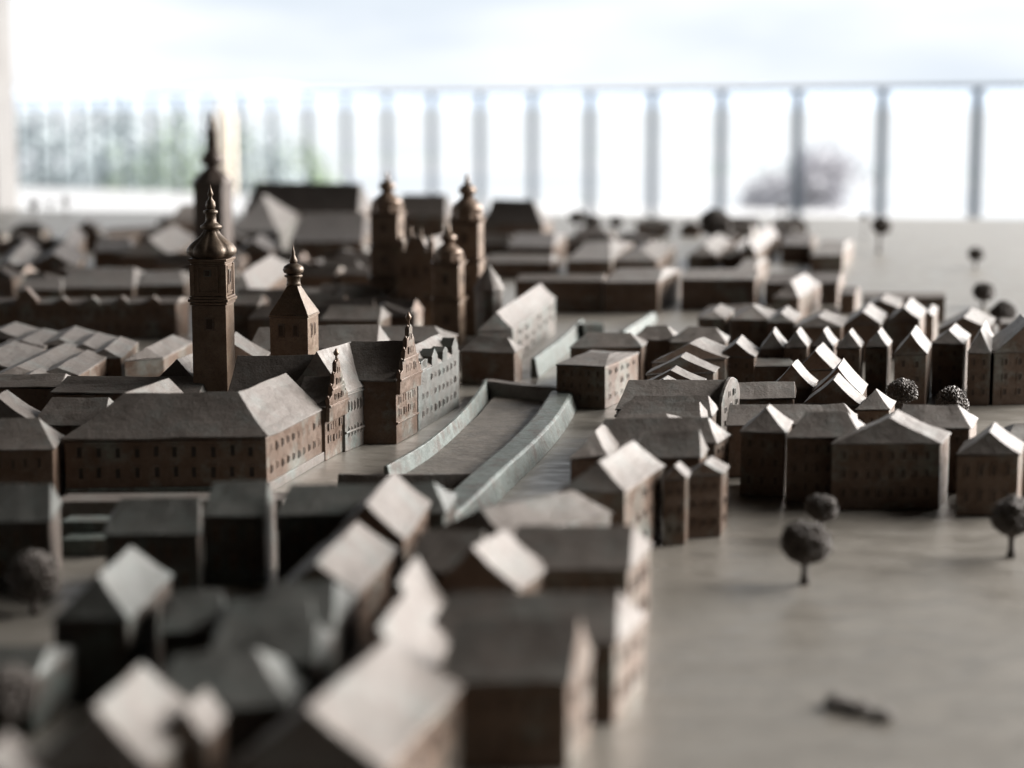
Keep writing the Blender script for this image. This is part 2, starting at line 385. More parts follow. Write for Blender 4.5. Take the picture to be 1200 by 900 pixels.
# ------------------------------------------------------------------ castle left of the moat
def ring(root, pts, w_, e, r, wall='bronze_wall', roof='bronze_roof'):
    """wings that follow the outer foot line pts, w_ deep to the left, mitred at the corners"""
    n = len(pts); org = root.location
    def off(d):
        o = []
        for i, p in enumerate(pts):
            ds = []
            if i > 0: ds.append((pts[i] - pts[i - 1]).normalized())
            if i < n - 1: ds.append((pts[i + 1] - pts[i]).normalized())
            nn = [Vector((-q.y, q.x, 0)) for q in ds]
            b = sum(nn, Vector()).normalized(); b = b / max(b.dot(nn[0]), .35)
            o.append(Vector((p.x, p.y, 0)) + b * d)
        return o
    o0, o1, om = off(0), off(w_), off(w_ / 2)
    ox, oy = off(-.0015), off(w_ + .0015)
    V, Fs = [], []
    for a, b in zip(o0, o1): V += [Vector((a.x, a.y, 0)), Vector((a.x, a.y, e)), Vector((b.x, b.y, e)), Vector((b.x, b.y, 0))]
    Fs += [(0, 1, 2, 3), tuple(4 * (n - 1) + k for k in range(4))]
    for i in range(n - 1):
        for k in range(4): Fs.append((4 * i + k, 4 * i + 4 + k, 4 * i + 4 + (k + 1) % 4, 4 * i + (k + 1) % 4))
    link('walls', mesh('walls', V, Fs, wall, None, org, .0006, .0003), root)
    V, Fs = [], []
    for a, m, b in zip(ox, om, oy):
        V += [Vector((a.x, a.y, e + .0002)), Vector((a.x, a.y, e + .0018)), Vector((m.x, m.y, r)), Vector((b.x, b.y, e + .0018)), Vector((b.x, b.y, e + .0002))]
    Fs += [(0, 1, 2, 3, 4), tuple(5 * (n - 1) + k for k in range(5))]
    for i in range(n - 1):
        for k in range(5): Fs.append((5 * i + k, 5 * i + 5 + k, 5 * i + 5 + (k + 1) % 5, 5 * i + (k + 1) % 5))
    link('roof', mesh('roof', V, Fs, roof, None, org, .0010, .0006, sag=(e, r, .0011, .05)), root)
    return o0
A, B, C = P(75, 516, .044), P(312, 513, .044), P(378, 480, .044)
A0 = A + (C - B) * .95
hall = empty('castle_hall', ((A.x + B.x) / 2, A.y + .06, 0), 'long brown castle hall with grey roof and two rows of windows', 'hall')
o0 = ring(hall, [A0, A, B, C], .064, .044, .0755)
fl = lambda q: Vector((q.x, q.y, 0))
windows(hall, fl(A), fl(B), .010, .042, 2, 10, pale=2, fw=.40, fh=.66, m=.03, depth=.0010)
windows(hall, fl(B), fl(C), .010, .042, 2, 10, pale=2, fw=.32, fh=.40, m=.03)
def plinth_strip(parent, a, b, z0, z1, out_, mat):
    d = (b - a).normalized(); nn = Vector((d.y, -d.x, 0))
    v, f = box_vf(fl(a) + Vector((0, 0, z0)), b - a, nn * out_, Vector((0, 0, z1 - z0)))
    link('moulding', mesh('moulding', v, f, mat, None, parent.location, .0005, .0002), parent)
plinth_strip(hall, fl(A), fl(B), .0, .006, .003, 'verdigris')
plinth_strip(hall, fl(A), fl(B), .0405, .0425, .0012, 'bronze_wall')
plinth_strip(hall, fl(B), fl(C), .0, .008, .002, 'bronze_pale')

# stepped gable: outline in (s, z), s along the facade
def gable(parent, a, b, e, top, steps, thick=.004, mat='bronze_wall', fin=.010):
    d = (b - a); L = d.length; d = d.normalized(); nn = Vector((d.y, -d.x, 0))
    left, right = [], []
    for i in range(steps):
        f0 = i / steps; f1 = (i + 1) / steps
        s0 = L / 2 * (f0 ** .85); z0 = e + (top - e) * f0; z1 = e + (top - e) * f1
        left += [(s0, z0), (s0 + L * .012, z0 + (z1 - z0) * .75)]
        right += [(L - s0, z0), (L - s0 - L * .012, z0 + (z1 - z0) * .75)]
    out_ = [(0, e - .012)] + left + [(L * .47, top), (L * .53, top)] + right[::-1] + [(L, e - .012)]
    n = len(out_)
    V = [fl(a) + d * s + Vector((0, 0, z)) for s, z in out_]; V += [v + nn * thick for v in V]
    Fs = [tuple(range(n)), tuple(range(n, 2 * n))[::-1]] + [(k, (k + 1) % n, n + (k + 1) % n, n + k) for k in range(n)]
    link('stepped_gable', mesh('stepped_gable', V, Fs, mat, None, parent.location, .0004, .0003), parent)
    q = fl(a) + d * L / 2 + nn * thick / 2
    link('finial', mesh('finial', *lathe(q, [(.0012, top - .001), (.001, top + fin * .35), (.0024, top + fin * .5), (.0028, top + fin * .65), (.0016, top + fin * .8), (.0006, top + fin)], 8), 'bronze_tower', None, parent.location, smooth=True), parent)
    for i in range(steps * 2):
        s = L * random.uniform(.02, .05); f = (i % steps + .9) / steps
        sx = L / 2 * (((i % steps) / steps) ** .85) + L * .03
        if i >= steps: sx = L - sx
        zz = e + (top - e) * ((i % steps) + .75) / steps
        qq = fl(a) + d * sx + nn * thick / 2
        link('knob', mesh('knob', *lathe(qq, [(.0007, zz), (.0013, zz + .0012), (.0011, zz + .0024), (.0003, zz + .0034)], 6), mat, None, parent.location, smooth=True), parent)
    for z, wd in ((e, .0014), (e + (top - e) * .36, .001)):
        k = (z - e) / (top - e) * .42
        aa = fl(a) + d * L * k; bb = fl(a) + d * L * (1 - k)
        v, f = box_vf(aa + nn * thick + Vector((0, 0, z)), bb - aa, nn * wd, Vector((0, 0, .002)))
        link('moulding', mesh('moulding', v, f, mat, None, parent.location, .0004, .0002), parent)
    for z, cnt in ((e + (top - e) * .08, 3), (e + (top - e) * .42, 2), (e + (top - e) * .66, 1)):
        k = .18 + (z - e) / (top - e) * .30
        windows(parent, fl(a) + d * L * k + nn * thick, fl(a) + d * L * (1 - k) + nn * thick, z + .001, z + (top - e) * .22, 1, cnt, pale=0, fw=.5, fh=.7)

# bay with the nearer stepped gable
e1 = .046
rt, q = house('narrow castle bay with small stepped gable next to the long hall', (345, 478), (381, 478), (403, 468), e1, .070, 'x', (0, 0), None, None, None, 'castle_bay', 'bronze_wall', 'bronze_roof', 'castle')
gable(rt, fl(q[1]), fl(q[2]), e1, .084, 4)
windows(rt, fl(q[1]), fl(q[2]), .012, .045, 3, 3, pale=0, fw=.5, fh=.6)
house('dark steep castle roof behind the bright corner of the long hall', (268, 464), (384, 464), .05, .050, .083, 'x', (0, .02), None, None, None, 'castle_wing', 'bronze_wall', 'bronze_roof', 'castle')
# wing between the two gables
rt, q = house('castle wing with bright steep roof between the two stepped gables', (338, 461), (404, 461), (447, 446), .052, .089, 'y', (0, 0), None, (2, 11), None, 'castle_wing', 'bronze_pale', 'bronze_roof', 'castle', pale=1)
plinth_strip(rt, fl(q[1]), fl(q[2]), .016, .018, .0016, 'bronze_pale')
plinth_strip(rt, fl(q[1]), fl(q[2]), .049, .051, .0012, 'bronze_pale')
# bay with the taller stepped gable
rt, q = house('tall castle bay whose ornate stepped gable carries a pointed finial', (398, 447), (464, 447), (489, 436), .057, .090, 'x', (0, 0), None, None, None, 'castle_bay', 'bronze_wall', 'bronze_roof', 'castle')
gable(rt, fl(q[1]), fl(q[2]), .057, .104, 5, fin=.012)
windows(rt, fl(q[1]), fl(q[2]), .022, .056, 3, 4, pale=0, fw=.5, fh=.62)
plinth_strip(rt, fl(q[1]), fl(q[2]), .018, .020, .0018, 'bronze_wall')
# last wing with small dormers
rt, q = house('far castle wing with a row of small pointed dormers above the moat', (440, 437), (490, 437), (538, 413), .055, .074, 'y', (0, 0), None, (3, 9), None, 'castle_wing', 'wall_patina', 'bronze_roof', 'castle', pale=1)
for k in range(4):
    t = (k + .5) / 4; a = q[1].lerp(q[2], t - .07); b = q[1].lerp(q[2], t + .07)
    d = (b - a).normalized(); nn = Vector((d.y, -d.x, 0)); m = (a + b) / 2
    V = [fl(a) + Vector((0, 0, .054)), fl(b) + Vector((0, 0, .054)), fl(b) + Vector((0, 0, .064)), fl(m) + Vector((0, 0, (.0665, .071, .068, .0725)[k])), fl(a) + Vector((0, 0, .064))]
    V = [v + nn * .001 for v in V] + [v - nn * .012 for v in V]
    Fs = [tuple(range(5)), tuple(range(5, 10))[::-1]] + [(i, (i + 1) % 5, 5 + (i + 1) % 5, 5 + i) for i in range(5)]
    link('dormer', mesh('dormer', V, Fs, 'wall_patina', None, rt.location, .0006, .0006), rt)

def finial_prof(z, h, r):
    return [(r * .5, z), (r * .42, z + h * .10), (r, z + h * .22), (r * .95, z + h * .30), (r * .35, z + h * .40), (r * .28, z + h * .55), (r * .55, z + h * .63), (r * .5, z + h * .68), (r * .18, z + h * .75), (r * .14, z + h * .86), (r * .3, z + h * .91), (r * .08, z + h)]
def ribbed(c, prof, n=64, rib=.09):
    V, Fs = lathe(c, prof, n)
    for i, v in enumerate(V):
        t = ((i % n) % 8) / 8; k = 1 + rib * (abs(math.sin(math.pi * t)) ** .6 - .6)
        v.x = c.x + (v.x - c.x) * k; v.y = c.y + (v.y - c.y) * k
    return V, Fs
# main tower
tz = P(253, 514, 0); W_ = .0315
tw = empty('castle_tower', (tz.x, tz.y, 0), 'slender bronze castle tower with ribbed onion dome and tall finial', 'tower')
tw_gx, tw_gy = Vector((math.cos(.09), -math.sin(.09), 0)), Vector((math.sin(.09), math.cos(.09), 0))
GXs, GYs = GX, GY
GX, GY = tw_gx, tw_gy
def tpart(root, name, vf, mat, bev=.0006, smooth=False):
    return link(name, mesh(name, *vf, mat, None, root.location, bev, .0002 if bev else 0, smooth), root)
tpart(tw, 'lower_shaft', cbox(tz, W_, W_, 0, .1235), 'bronze_tower')
tpart(tw, 'cornice', merge(cbox(tz, W_ * 1.07, W_ * 1.07, .1237, .1262), cbox(tz, W_ * 1.16, W_ * 1.16, .1264, .1290), cbox(tz, W_ * 1.08, W_ * 1.08, .1292, .1312)), 'bronze_tower', .0005)
tpart(tw, 'upper_shaft', cbox(tz, W_ * .98, W_ * .98, .1314, .1605), 'bronze_tower')
for s in (-1, 1):
    for t in (-1, 1):
        tpart(tw, 'pilaster', cbox(tz + GX * s * W_ * .46 + GY * t * W_ * .46, W_ * .13, W_ * .13, .1316, .1600), 'bronze_tower', .0004)
tpart(tw, 'cornice', merge(cbox(tz, W_ * 1.02, W_ * 1.02, .1607, .1625), cbox(tz, W_ * 1.12, W_ * 1.12, .1627, .1650)), 'bronze_tower', .0005)
R = W_ * .60
tpart(tw, 'dome', ribbed(tz, [(R * .90, .1652), (R * 1.06, .1672), (R * 1.16, .1700), (R * 1.14, .1732), (R * .99, .1770), (R * .76, .1808), (R * .52, .1848), (R * .41, .1875), (R * .34, .1900)]), 'bronze_gold', 0, True)
tpart(tw, 'lantern', lathe(tz, [(R * .36, .1902), (R * .50, .1915), (R * .52, .1935), (R * .40, .1950), (R * .26, .1975), (R * .25, .2040), (R * .34, .2050), (R * .34, .2070), (R * .18, .2085)], 12), 'bronze_gold', 0, True)
tpart(tw, 'finial', lathe(tz, [(R * .20, .2087), (R * .24, .2115), (R * .21, .2150), (R * .10, .2175), (R * .08, .2200), (R * .15, .2215), (R * .12, .2235), (R * .05, .2270), (.0003, .2300)], 10), 'bronze_gold', 0, True)
fa = tz - GX * W_ / 2 - GY * W_ / 2; fb = tz + GX * W_ / 2 - GY * W_ / 2; fc = tz + GX * W_ / 2 + GY * W_ / 2
windows(tw, fa + (fb - fa) * .30, fa + (fb - fa) * .70, .098, .116, 1, 1, fw=1.1, fh=.9)
def panel(root, a, b, z0, z1):
    d = (b - a).normalized(); nn = Vector((d.y, -d.x, 0)); L = (b - a).length; t = .0012
    bars = [(0, L, z0, z0 + t), (0, L, z1 - t, z1), (0, t, z0 + t, z1 - t), (L - t, L, z0 + t, z1 - t)]
    link('panel_frame', mesh('panel_frame', *merge(*[box_vf(a + d * s0 + Vector((0, 0, q0)), d * (s1 - s0), nn * .0008, Vector((0, 0, q1 - q0))) for s0, s1, q0, q1 in bars]), 'bronze_tower', None, root.location, .0002), root)
panel(tw, fa + (fb - fa) * .20, fa + (fb - fa) * .80, .1345, .1585)
panel(tw, fb + (fc - fb) * .20, fb + (fc - fb) * .80, .1345, .1585)
windows(tw, fa + (fb - fa) * .25, fa + (fb - fa) * .75, .148, .157, 1, 1, fw=.45, fh=.7)
windows(tw, fb + (fc - fb) * .25, fb + (fc - fb) * .75, .138, .157, 1, 1, fw=.6, fh=.8)
GX, GY = GXs, GYs
# small tower
tz = P(347, 506, 0); W_ = .036
tw = empty('castle_tower', (tz.x, tz.y, 0), 'small square castle tower with pyramid roof and ball finial', 'tower')
tpart(tw, 'shaft', cbox(tz, W_, W_, 0, .1085), 'bronze_tower')
tpart(tw, 'cornice', cbox(tz, W_ * 1.05, W_ * 1.05, .1087, .1105), 'bronze_tower', .0005)
r2 = W_ / 2 * math.sqrt(2) * 1.05
tpart(tw, 'pyramid_roof', lathe(tz, [(r2, .1107), (r2 * .86, .1155), (r2 * .55, .126), (r2 * .27, .1365)], 4, SQ), 'bronze_gold', .0005)
tpart(tw, 'lantern', lathe(tz, [(.0070, .1367), (.0062, .139), (.0062, .1435), (.0082, .1445), (.0085, .1460), (.0066, .1468)], 8), 'bronze_gold', 0, True)
tpart(tw, 'dome', lathe(tz, [(.0060, .1470), (.0088, .1485), (.0098, .1510), (.0088, .1540), (.0058, .1560), (.0036, .1570)], 14), 'bronze_gold', 0, True)
tpart(tw, 'finial', lathe(tz, [(.0034, .1572), (.0040, .1595), (.0026, .1625), (.0016, .1650), (.0018, .1668), (.0008, .1700), (.0003, .1740)], 10), 'bronze_gold', 0, True)
fa = tz - GX * W_ / 2 - GY * W_ / 2; fb = tz + GX * W_ / 2 - GY * W_ / 2; fc = tz + GX * W_ / 2 + GY * W_ / 2
windows(tw, fa, fb, .090, .103, 1, 2, fw=.42, fh=.95, m=.12)
windows(tw, fb, fc, .090, .103, 1, 2, fw=.38, fh=.95, m=.2)

# ------------------------------------------------------------------ twin towered church beyond the castle
def church_tower(label, u, v, wd, hs, top, name='church_tower'):
    """hs = heights of the cornices, last one the springing of the cupola"""
    c = P(u, v, 0)
    t = empty(name, (c.x, c.y, 0), label, 'tower', 'towers of the twin towered church')
    z = 0
    for i, h in enumerate(hs):
        ww = wd * (1 - .035 * i)
        tpart(t, 'shaft', cbox(c, ww, ww, z + .0002, h - .004), 'bronze_tower', .0022)
        tpart(t, 'cornice', merge(cbox(c, ww * 1.06, ww * 1.06, h - .0038, h - .002), cbox(c, ww * 1.14, ww * 1.14, h - .0018, h)), 'bronze_tower', .0005)
        a = c - GX * ww / 2 - GY * ww / 2; b = c + GX * ww / 2 - GY * ww / 2; d = c + GX * ww / 2 + GY * ww / 2
        windows(t, a, b, z + (h - z) * .3, z + (h - z) * .8, 1, 1, fw=.3, fh=.8, m=.1)
        windows(t, b, d, z + (h - z) * .3, z + (h - z) * .8, 1, 1, fw=.3, fh=.8, m=.1)
        z = h
    FOOT.append((c, wd * .8))
    H = top - z; r_ = wd * .60
    tpart(t, 'drum', lathe(c, [(r_ * .80, z + .0002), (r_ * .80, z + H * .16), (r_ * .90, z + H * .18), (r_ * .90, z + H * .21)], 8, SQ + math.pi / 8), 'bronze_tower', .0005)
    for sx in (-1, 1):
        for sy in (-1, 1):
            qq = c + GX * sx * wd * .40 + GY * sy * wd * .40
            tpart(t, 'corner_vase', lathe(qq, [(.0022, z + .0002), (.0032, z + H * .06), (.0016, z + H * .12), (.0004, z + H * .18)], 8), 'bronze_tower', 0, True)
    tpart(t, 'cupola', lathe(c, [(r_ * .80, z + H * .212), (r_ * .84, z + H * .25), (r_ * .78, z + H * .31), (r_ * .58, z + H * .38), (r_ * .40, z + H * .45), (r_ * .34, z + H * .48)], 12), 'bronze_tower', 0, True)
    tpart(t, 'lantern', lathe(c, [(r_ * .30, z + H * .482), (r_ * .29, z + H * .55), (r_ * .38, z + H * .56), (r_ * .46, z + H * .61), (r_ * .47, z + H * .66), (r_ * .35, z + H * .73), (r_ * .13, z + H * .79)], 12), 'bronze_tower', 0, True)
    tpart(t, 'finial', lathe(c, [(r_ * .13, z + H * .792), (r_ * .17, z + H * .84), (r_ * .08, z + H * .89), (r_ * .12, z + H * .93), (r_ * .03, z + H)], 8), 'bronze_tower', 0, True)
    return c
church_tower('left tower of the twin towered church behind the castle', 455, 372, .044, [.060, .105, .150], .208)
church_tower('right tower of the twin towered church, taller than the one before it', 548, 392, .041, [.055, .100, .152], .212)
church_tower('lower tower with onion top in front of the right twin tower', 526, 404, .036, [.060, .106], .152)
c0 = P(490, 384, 0)
ch = empty('church_nave', (c0.x, c0.y, 0), 'gabled church front with pinnacles between the twin towers', 'church')
tpart(ch, 'front_wall', cbox(c0, .052, .03, 0, .105), 'bronze_tower')
tpart(ch, 'nave', cbox(c0 + GY * .09, .06, .14, 0, .085), 'bronze_tower')
V = []
for s in (-1, 1): V += [c0 + GX * s * .033 + GY * .012 + Vector((0, 0, .0852)), c0 + GX * s * .033 + GY * .165 + Vector((0, 0, .0852))]
V += [c0 + GY * .02 + Vector((0, 0, .118)), c0 + GY * .165 + Vector((0, 0, .118))]
tpart(ch, 'roof', (V, [(0, 1, 3, 2), (0, 4, 5, 1), (2, 3, 5, 4), (0, 2, 4), (1, 5, 3)]), 'bronze_roof')
for s, zz in ((-.021, .128), (-.007, .138), (.007, .138), (.021, .128)):
    q0 = c0 + GX * s - GY * .01
    tpart(ch, 'pinnacle', lathe(q0, [(.006, .1052), (.006, .114), (.0075, .115), (.004, .122), (.001, zz)], 4, SQ), 'bronze_tower', .0004)
gv = [c0 + GX * s - GY * .0152 + Vector((0, 0, z)) for s, z in ((-.014, .1052), (.014, .1052), (.014, .112), (0, .128), (-.014, .112))]
gv += [v + GY * .006 for v in gv]
tpart(ch, 'gable', (gv, [tuple(range(5)), tuple(range(5, 10))[::-1]] + [(i, (i + 1) % 5, 5 + (i + 1) % 5, 5 + i) for i in range(5)]), 'bronze_tower', .0005)
a = c0 - GX * .026 - GY * .015; b = c0 + GX * .026 - GY * .015
windows(ch, a, b, .02, .10, 2, 3, fw=.4, fh=.5)
for z in (.03, .068): plinth_strip(ch, a, b, z, z + .003, .002, 'bronze_tower')
# chapel apse on the right of the church
c1 = P(573, 398, 0)
ap = empty('church_choir', (c1.x, c1.y, 0), 'pale rounded choir beside the right twin tower', 'church')
tpart(ap, 'walls', lathe(c1, [(.018, 0), (.018, .062), (.0195, .0625), (.0195, .066)], 10), 'bronze_pale', .0005)
tpart(ap, 'roof', lathe(c1, [(.020, .0662), (.012, .082), (.004, .092), (.001, .097)], 10), 'bronze_roof', .0005)

# far church with the tall spire
tz = P(252, 338, 0); W_ = .050
tw = empty('church_tower', (tz.x, tz.y, 0), 'tallest dark spire at the back, blurred, behind the onion domed castle tower', 'tower')
tpart(tw, 'shaft', cbox(tz, W_, W_, 0, .170), 'bronze_dark')
tpart(tw, 'cornice', cbox(tz, W_ * 1.1, W_ * 1.1, .1702, .176), 'bronze_dark')
r2 = W_ * .70
tpart(tw, 'roof', lathe(tz, [(r2 * .98, .1762), (r2 * .85, .184), (r2 * .45, .196), (r2 * .30, .202)], 8), 'bronze_dark', .0006)
tpart(tw, 'dome', lathe(tz, [(r2 * .30, .2022), (r2 * .54, .207), (r2 * .56, .214), (r2 * .40, .222), (r2 * .26, .229)], 14), 'bronze_dark', 0, True)
tpart(tw, 'lantern', lathe(tz, [(r2 * .25, .2292), (r2 * .23, .252), (r2 * .31, .254), (r2 * .29, .259), (r2 * .18, .262)], 10), 'bronze_dark', 0, True)
tpart(tw, 'finial', lathe(tz, [(r2 * .17, .2622), (r2 * .17, .273), (r2 * .10, .280), (.002, .289)], 8), 'bronze_dark', 0, True)

# ------------------------------------------------------------------ houses of the model
GR = 'bronze model houses on the right bank'
H = house
# right hand block in front of the open square
H('wide dark house with low front gable facing the open square', (975, 521), (1102, 520), (1113, 509), .050, .0695, 'y', (.22, 0), (3, 8), None, GR)
H('narrow house with pointed roof, leftmost of the block by the square', (868, 507), (920, 508), (928, 496), .050, .067, 'y', (.35, .2), (3, 3), None, GR)
H('hip roofed house between the pointed roof and the wide gabled house', (921, 514), (1008, 514), (1017, 504), .050, .068, 'x', (.22, .22), (3, 6), None, GR)
H('hip roofed house behind the right end of the wide gabled house', (1042, 503), (1136, 503), (1145, 492), .050, .066, 'x', (.12, .2), (3, 5), None, GR)
H('small golden brown gabled house at the right edge of the square', (1122, 534), (1194, 534), (1201, 520), .0455, .063, 'y', (.12, .1), (2, 4), None, GR)
H('low house cut by the right picture edge behind the golden brown gable', (1180, 517), (1262, 516), .05, .046, .056, 'x', (.15, 0), (2, 4), None, GR)
# cluster in the middle of the block
H('dark front gable at the left of the small cluster of steep roofs', (904, 456), (952, 455), (958, 447), .045, .067, 'y', (0, 0), None, None, GR)
H('steep gable with bright right slope at the back of the small cluster', (934, 434), (977, 434), (985, 424), .045, .065, 'y', (0, 0), None, None, GR)
H('gable with a row of tiny windows at the front of the small cluster', (943, 474), (1008, 477), (1014, 468), .045, .068, 'y', (0, 0), (3, 6), None, GR)
H('steep house with bright roof behind the gable with tiny windows', (952, 461), (1010, 463), (1016, 452), .045, .070, 'y', (0, 0), None, (2, 2), GR)
H('tiny house with pyramid roof between the cluster and a round tree', (1003, 481), (1042, 481), (1049, 472), .045, .060, 'y', (.45, .45), (2, 3), None, GR)
H('long low dark roof left of the small cluster, front one', (852, 500), (1003, 498), .05, .042, .056, 'x', (0, .1), None, None, GR)
H('long low dark roof left of the small cluster, back one', (850, 470), (930, 468), .05, .042, .055, 'x', (0, 0), None, None, GR)
# saw tooth row
for k, (ux, t) in enumerate(((905, 'leftmost of the saw tooth row of gables'), (934, 'second gable from the left in the saw tooth row'), (965, 'middle gable of the saw tooth row'), (995, 'fourth gable from the left in the saw tooth row'), (1028, 'fifth gable in the saw tooth row, in black shade'))):
    H('narrow house, ' + t, (ux - 14 - (k % 2), 409 - k % 3), (ux + 13 - (k % 3), 409 - k % 3), (ux + 17, 402 - k % 3), (.0535, .0555, .052, .0545, .0525)[k], (.071, .0725, .0685, .0715, .069)[k], 'y', (.15, 0), (3, 2), None, 'saw tooth row of gabled houses')
H('gabled house with two pale roof slopes behind the left round tree', (1048, 416), (1086, 416), (1092, 404), .0535, .075, 'y', (0, 0), (3, 2), None, GR)
H('dark house between the two round trees with bright ridge strip', (1092, 404), (1129, 404), (1137, 394), .0535, .068, 'y', (.1, 0), (3, 2), None, GR)
H('narrow gabled house with bright steep right slope by the right edge', (1134, 414), (1161, 414), (1167, 398), .0535, .076, 'y', (.1, 0), (3, 2), None, GR)
H('big gabled house with olive left slope at the right edge', (1165, 414), (1243, 412), .09, .0535, .084, 'y', (0, 0), (3, 4), None, GR)
# rows behind the saw tooth row
GB = 'blurred houses behind the saw tooth row'
H('blurred low house left of the domed hip roof', (818, 374), (850, 374), (860, 364), .045, 0.0538, 'y', (.2, 0), None, None, GB)
H('reddish house with rounded hip roof behind the saw tooth row', (856, 375), (902, 375), (909, 366), .045, 0.0594, 'y', (.4, .3), (2, 3), None, GB)
H('blurred house right of the rounded hip roof with pale ridge strip', (899, 378), (931, 378), (938, 368), .045, 0.0554, 'y', (.1, 0), None, None, GB)
H('wide blurred house with long bright right slope behind the middle gables', (930, 384), (986, 384), (994, 374), .045, 0.0570, 'y', (.1, 0), None, None, GB)
H('blurred house with bright leaning roof patch behind the fifth gable', (990, 380), (1032, 380), (1039, 368), .045, 0.0602, 'y', (0, 0), None, None, GB)
H('small blurred house with thin bright roof strip before the long dark block', (1012, 361), (1052, 361), (1058, 352), .045, 0.0554, 'y', (0, 0), None, None, GB)
H('blurred house with tall white right slope before the long dark block', (1040, 376), (1078, 376), (1086, 364), .045, 0.0618, 'y', (0, 0), None, None, GB)
H('tiny pale box house beside the tall white slope', (1082, 371), (1094, 371), (1099, 362), .040, 0.0464, 'y', (0, 0), None, None, GB)
H('blurred wide house with bright slope near the far tree group', (1100, 386), (1158, 386), (1166, 374), .045, 0.0594, 'y', (0, 0), None, None, GB)
H('long dark block at the back of the right quarter with flat top', (1012, 350), (1108, 350), .06, .034, 0.0404, 'x', (0, 0), None, None, GB)
H('blurred dark house at the right edge above the olive slope', (1175, 381), (1240, 381), .06, .045, 0.0506, 'x', (0, 0), None, None, GB)
# centre: stepped rows between moat and right block
GC = 'bronze model houses right of the moat'
H('low dark corner house with lit window wall right of the moat', (652, 428), (709, 430), (748, 414), .043, .050, 'x', (.25, .25), (3, 5), (3, 5), GC)
H('dark roof behind the low corner house, left one', (668, 408), (752, 408), .06, .040, .054, 'x', (.2, .2), None, None, GC)
H('grey hipped roof behind the low corner house, middle one', (742, 399), (792, 399), .05, .042, .056, 'x', (.25, .25), None, None, GC)
H('dark roof behind the chevron roofs, right one', (785, 402), (850, 402), .05, .042, .057, 'x', (.3, .2), None, None, GC)
H('backmost of the nested chevron roofs with lit end wall', (764, 425), (850, 421), (866, 413), .050, .068, 'y', (0, 0), None, (3, 3), GC)
H('second chevron roof from the back with broad white slope', (758, 440), (836, 437), (842, 431), .050, .067, 'y', (0, 0), None, None, GC)
H('third chevron roof from the back', (752, 453), (820, 452), (826, 446), .050, .065, 'y', (0, 0), None, None, GC)
H('frontmost small chevron roof with bright triangle', (748, 463), (804, 462), (810, 456), .050, .063, 'y', (0, 0), None, None, GC)
H('house with white roof strip right of the chevron roofs', (840, 419), (884, 419), (891, 410), .050, .066, 'y', (0, 0), (3, 3), (3, 2), GC)
H('flat dark roof between the chevron roofs and the saw tooth row', (868, 430), (930, 430), .05, .040, .046, 'x', (.1, .1), None, None, GC)
rt, q = H('house with rounded lit gable wall and small windows facing the right block', (722, 481), (841, 481), (863, 464), .046, .066, 'x', (0, 0), None, None, GC)
gd = fl(q[2]) - fl(q[1]); gl = gd.length; gd.normalize(); gn = Vector((gd.y, -gd.x, 0))
gv = [(0, 0), (gl, 0), (gl, .050), (gl * .93, .057), (gl * .80, .063), (gl * .64, .067), (gl * .5, .0685), (gl * .36, .067), (gl * .20, .063), (gl * .07, .057), (0, .050)]
V = [fl(q[1]) + gd * a + Vector((0, 0, z)) + gn * .0005 for a, z in gv]; n_ = len(V); V += [v + gn * .003 for v in V]
link('gable_wall', mesh('gable_wall', V, [tuple(range(n_)), tuple(range(n_, 2 * n_))[::-1]] + [(k, (k + 1) % n_, n_ + (k + 1) % n_, n_ + k) for k in range(n_)], 'bronze_pale', None, rt.location, .0005, .0002), rt)
windows(rt, fl(q[1]) + gn * .0036, fl(q[2]) + gn * .0036, .006, .050, 4, 3, pale=1, fw=.34, fh=.42)
windows(rt, fl(q[1]).lerp(fl(q[2]), .25) + gn * .0036, fl(q[1]).lerp(fl(q[2]), .75) + gn * .0036, .051, .060, 1, 2, pale=1, fw=.4, fh=.6)
H('dark roof with thin lit gable edge before the rounded gable wall', (722, 489), (832, 489), (841, 480), .046, .062, 'x', (.15, .06), None, None, GC)
H('dark roof with speckled lit hip, third before the rounded gable wall', (718, 496), (820, 496), (831, 486), .046, .060, 'x', (.1, .06), None, (2, 2), GC)
H('low dark roof with pale flat hip at its right end', (712, 505), (790, 504), (815, 494), .046, .056, 'x', (.1, .3), None, None, GC)
H('long dark roof ending in a white hip and lit wall with windows', (690, 522), (838, 521), (855, 511), .046, .064, 'x', (.06, .12), None, (4, 3), GC)
H('dark roof with white right rake between white hip and bright slope', (738, 538), (820, 537), (829, 528), .046, .064, 'x', (.05, .05), None, None, GC)
H('dark rounded house by the moat wall with a small white facet', (668, 538), (712, 536), (734, 512), .046, .062, 'y', (.3, .3), None, None, GC)
H('house with large bright roof slope and pinkish lit side wall', (656, 577), (732, 577), (778, 546), .0515, .070, 'y', (.15, .0), (3, 4), (3, 5), GC, wall='bronze_wall')
H('narrow dark house beside the large bright slope', (778, 563), (804, 562), (809, 554), .046, .056, 'y', (0, 0), (3, 2), None, GC)
H('dark house at the corner of the square with thin white roof edge', (805, 558), (846, 556), (853, 547), .0447, .054, 'y', (0, 0), (3, 3), (3, 1), GC)
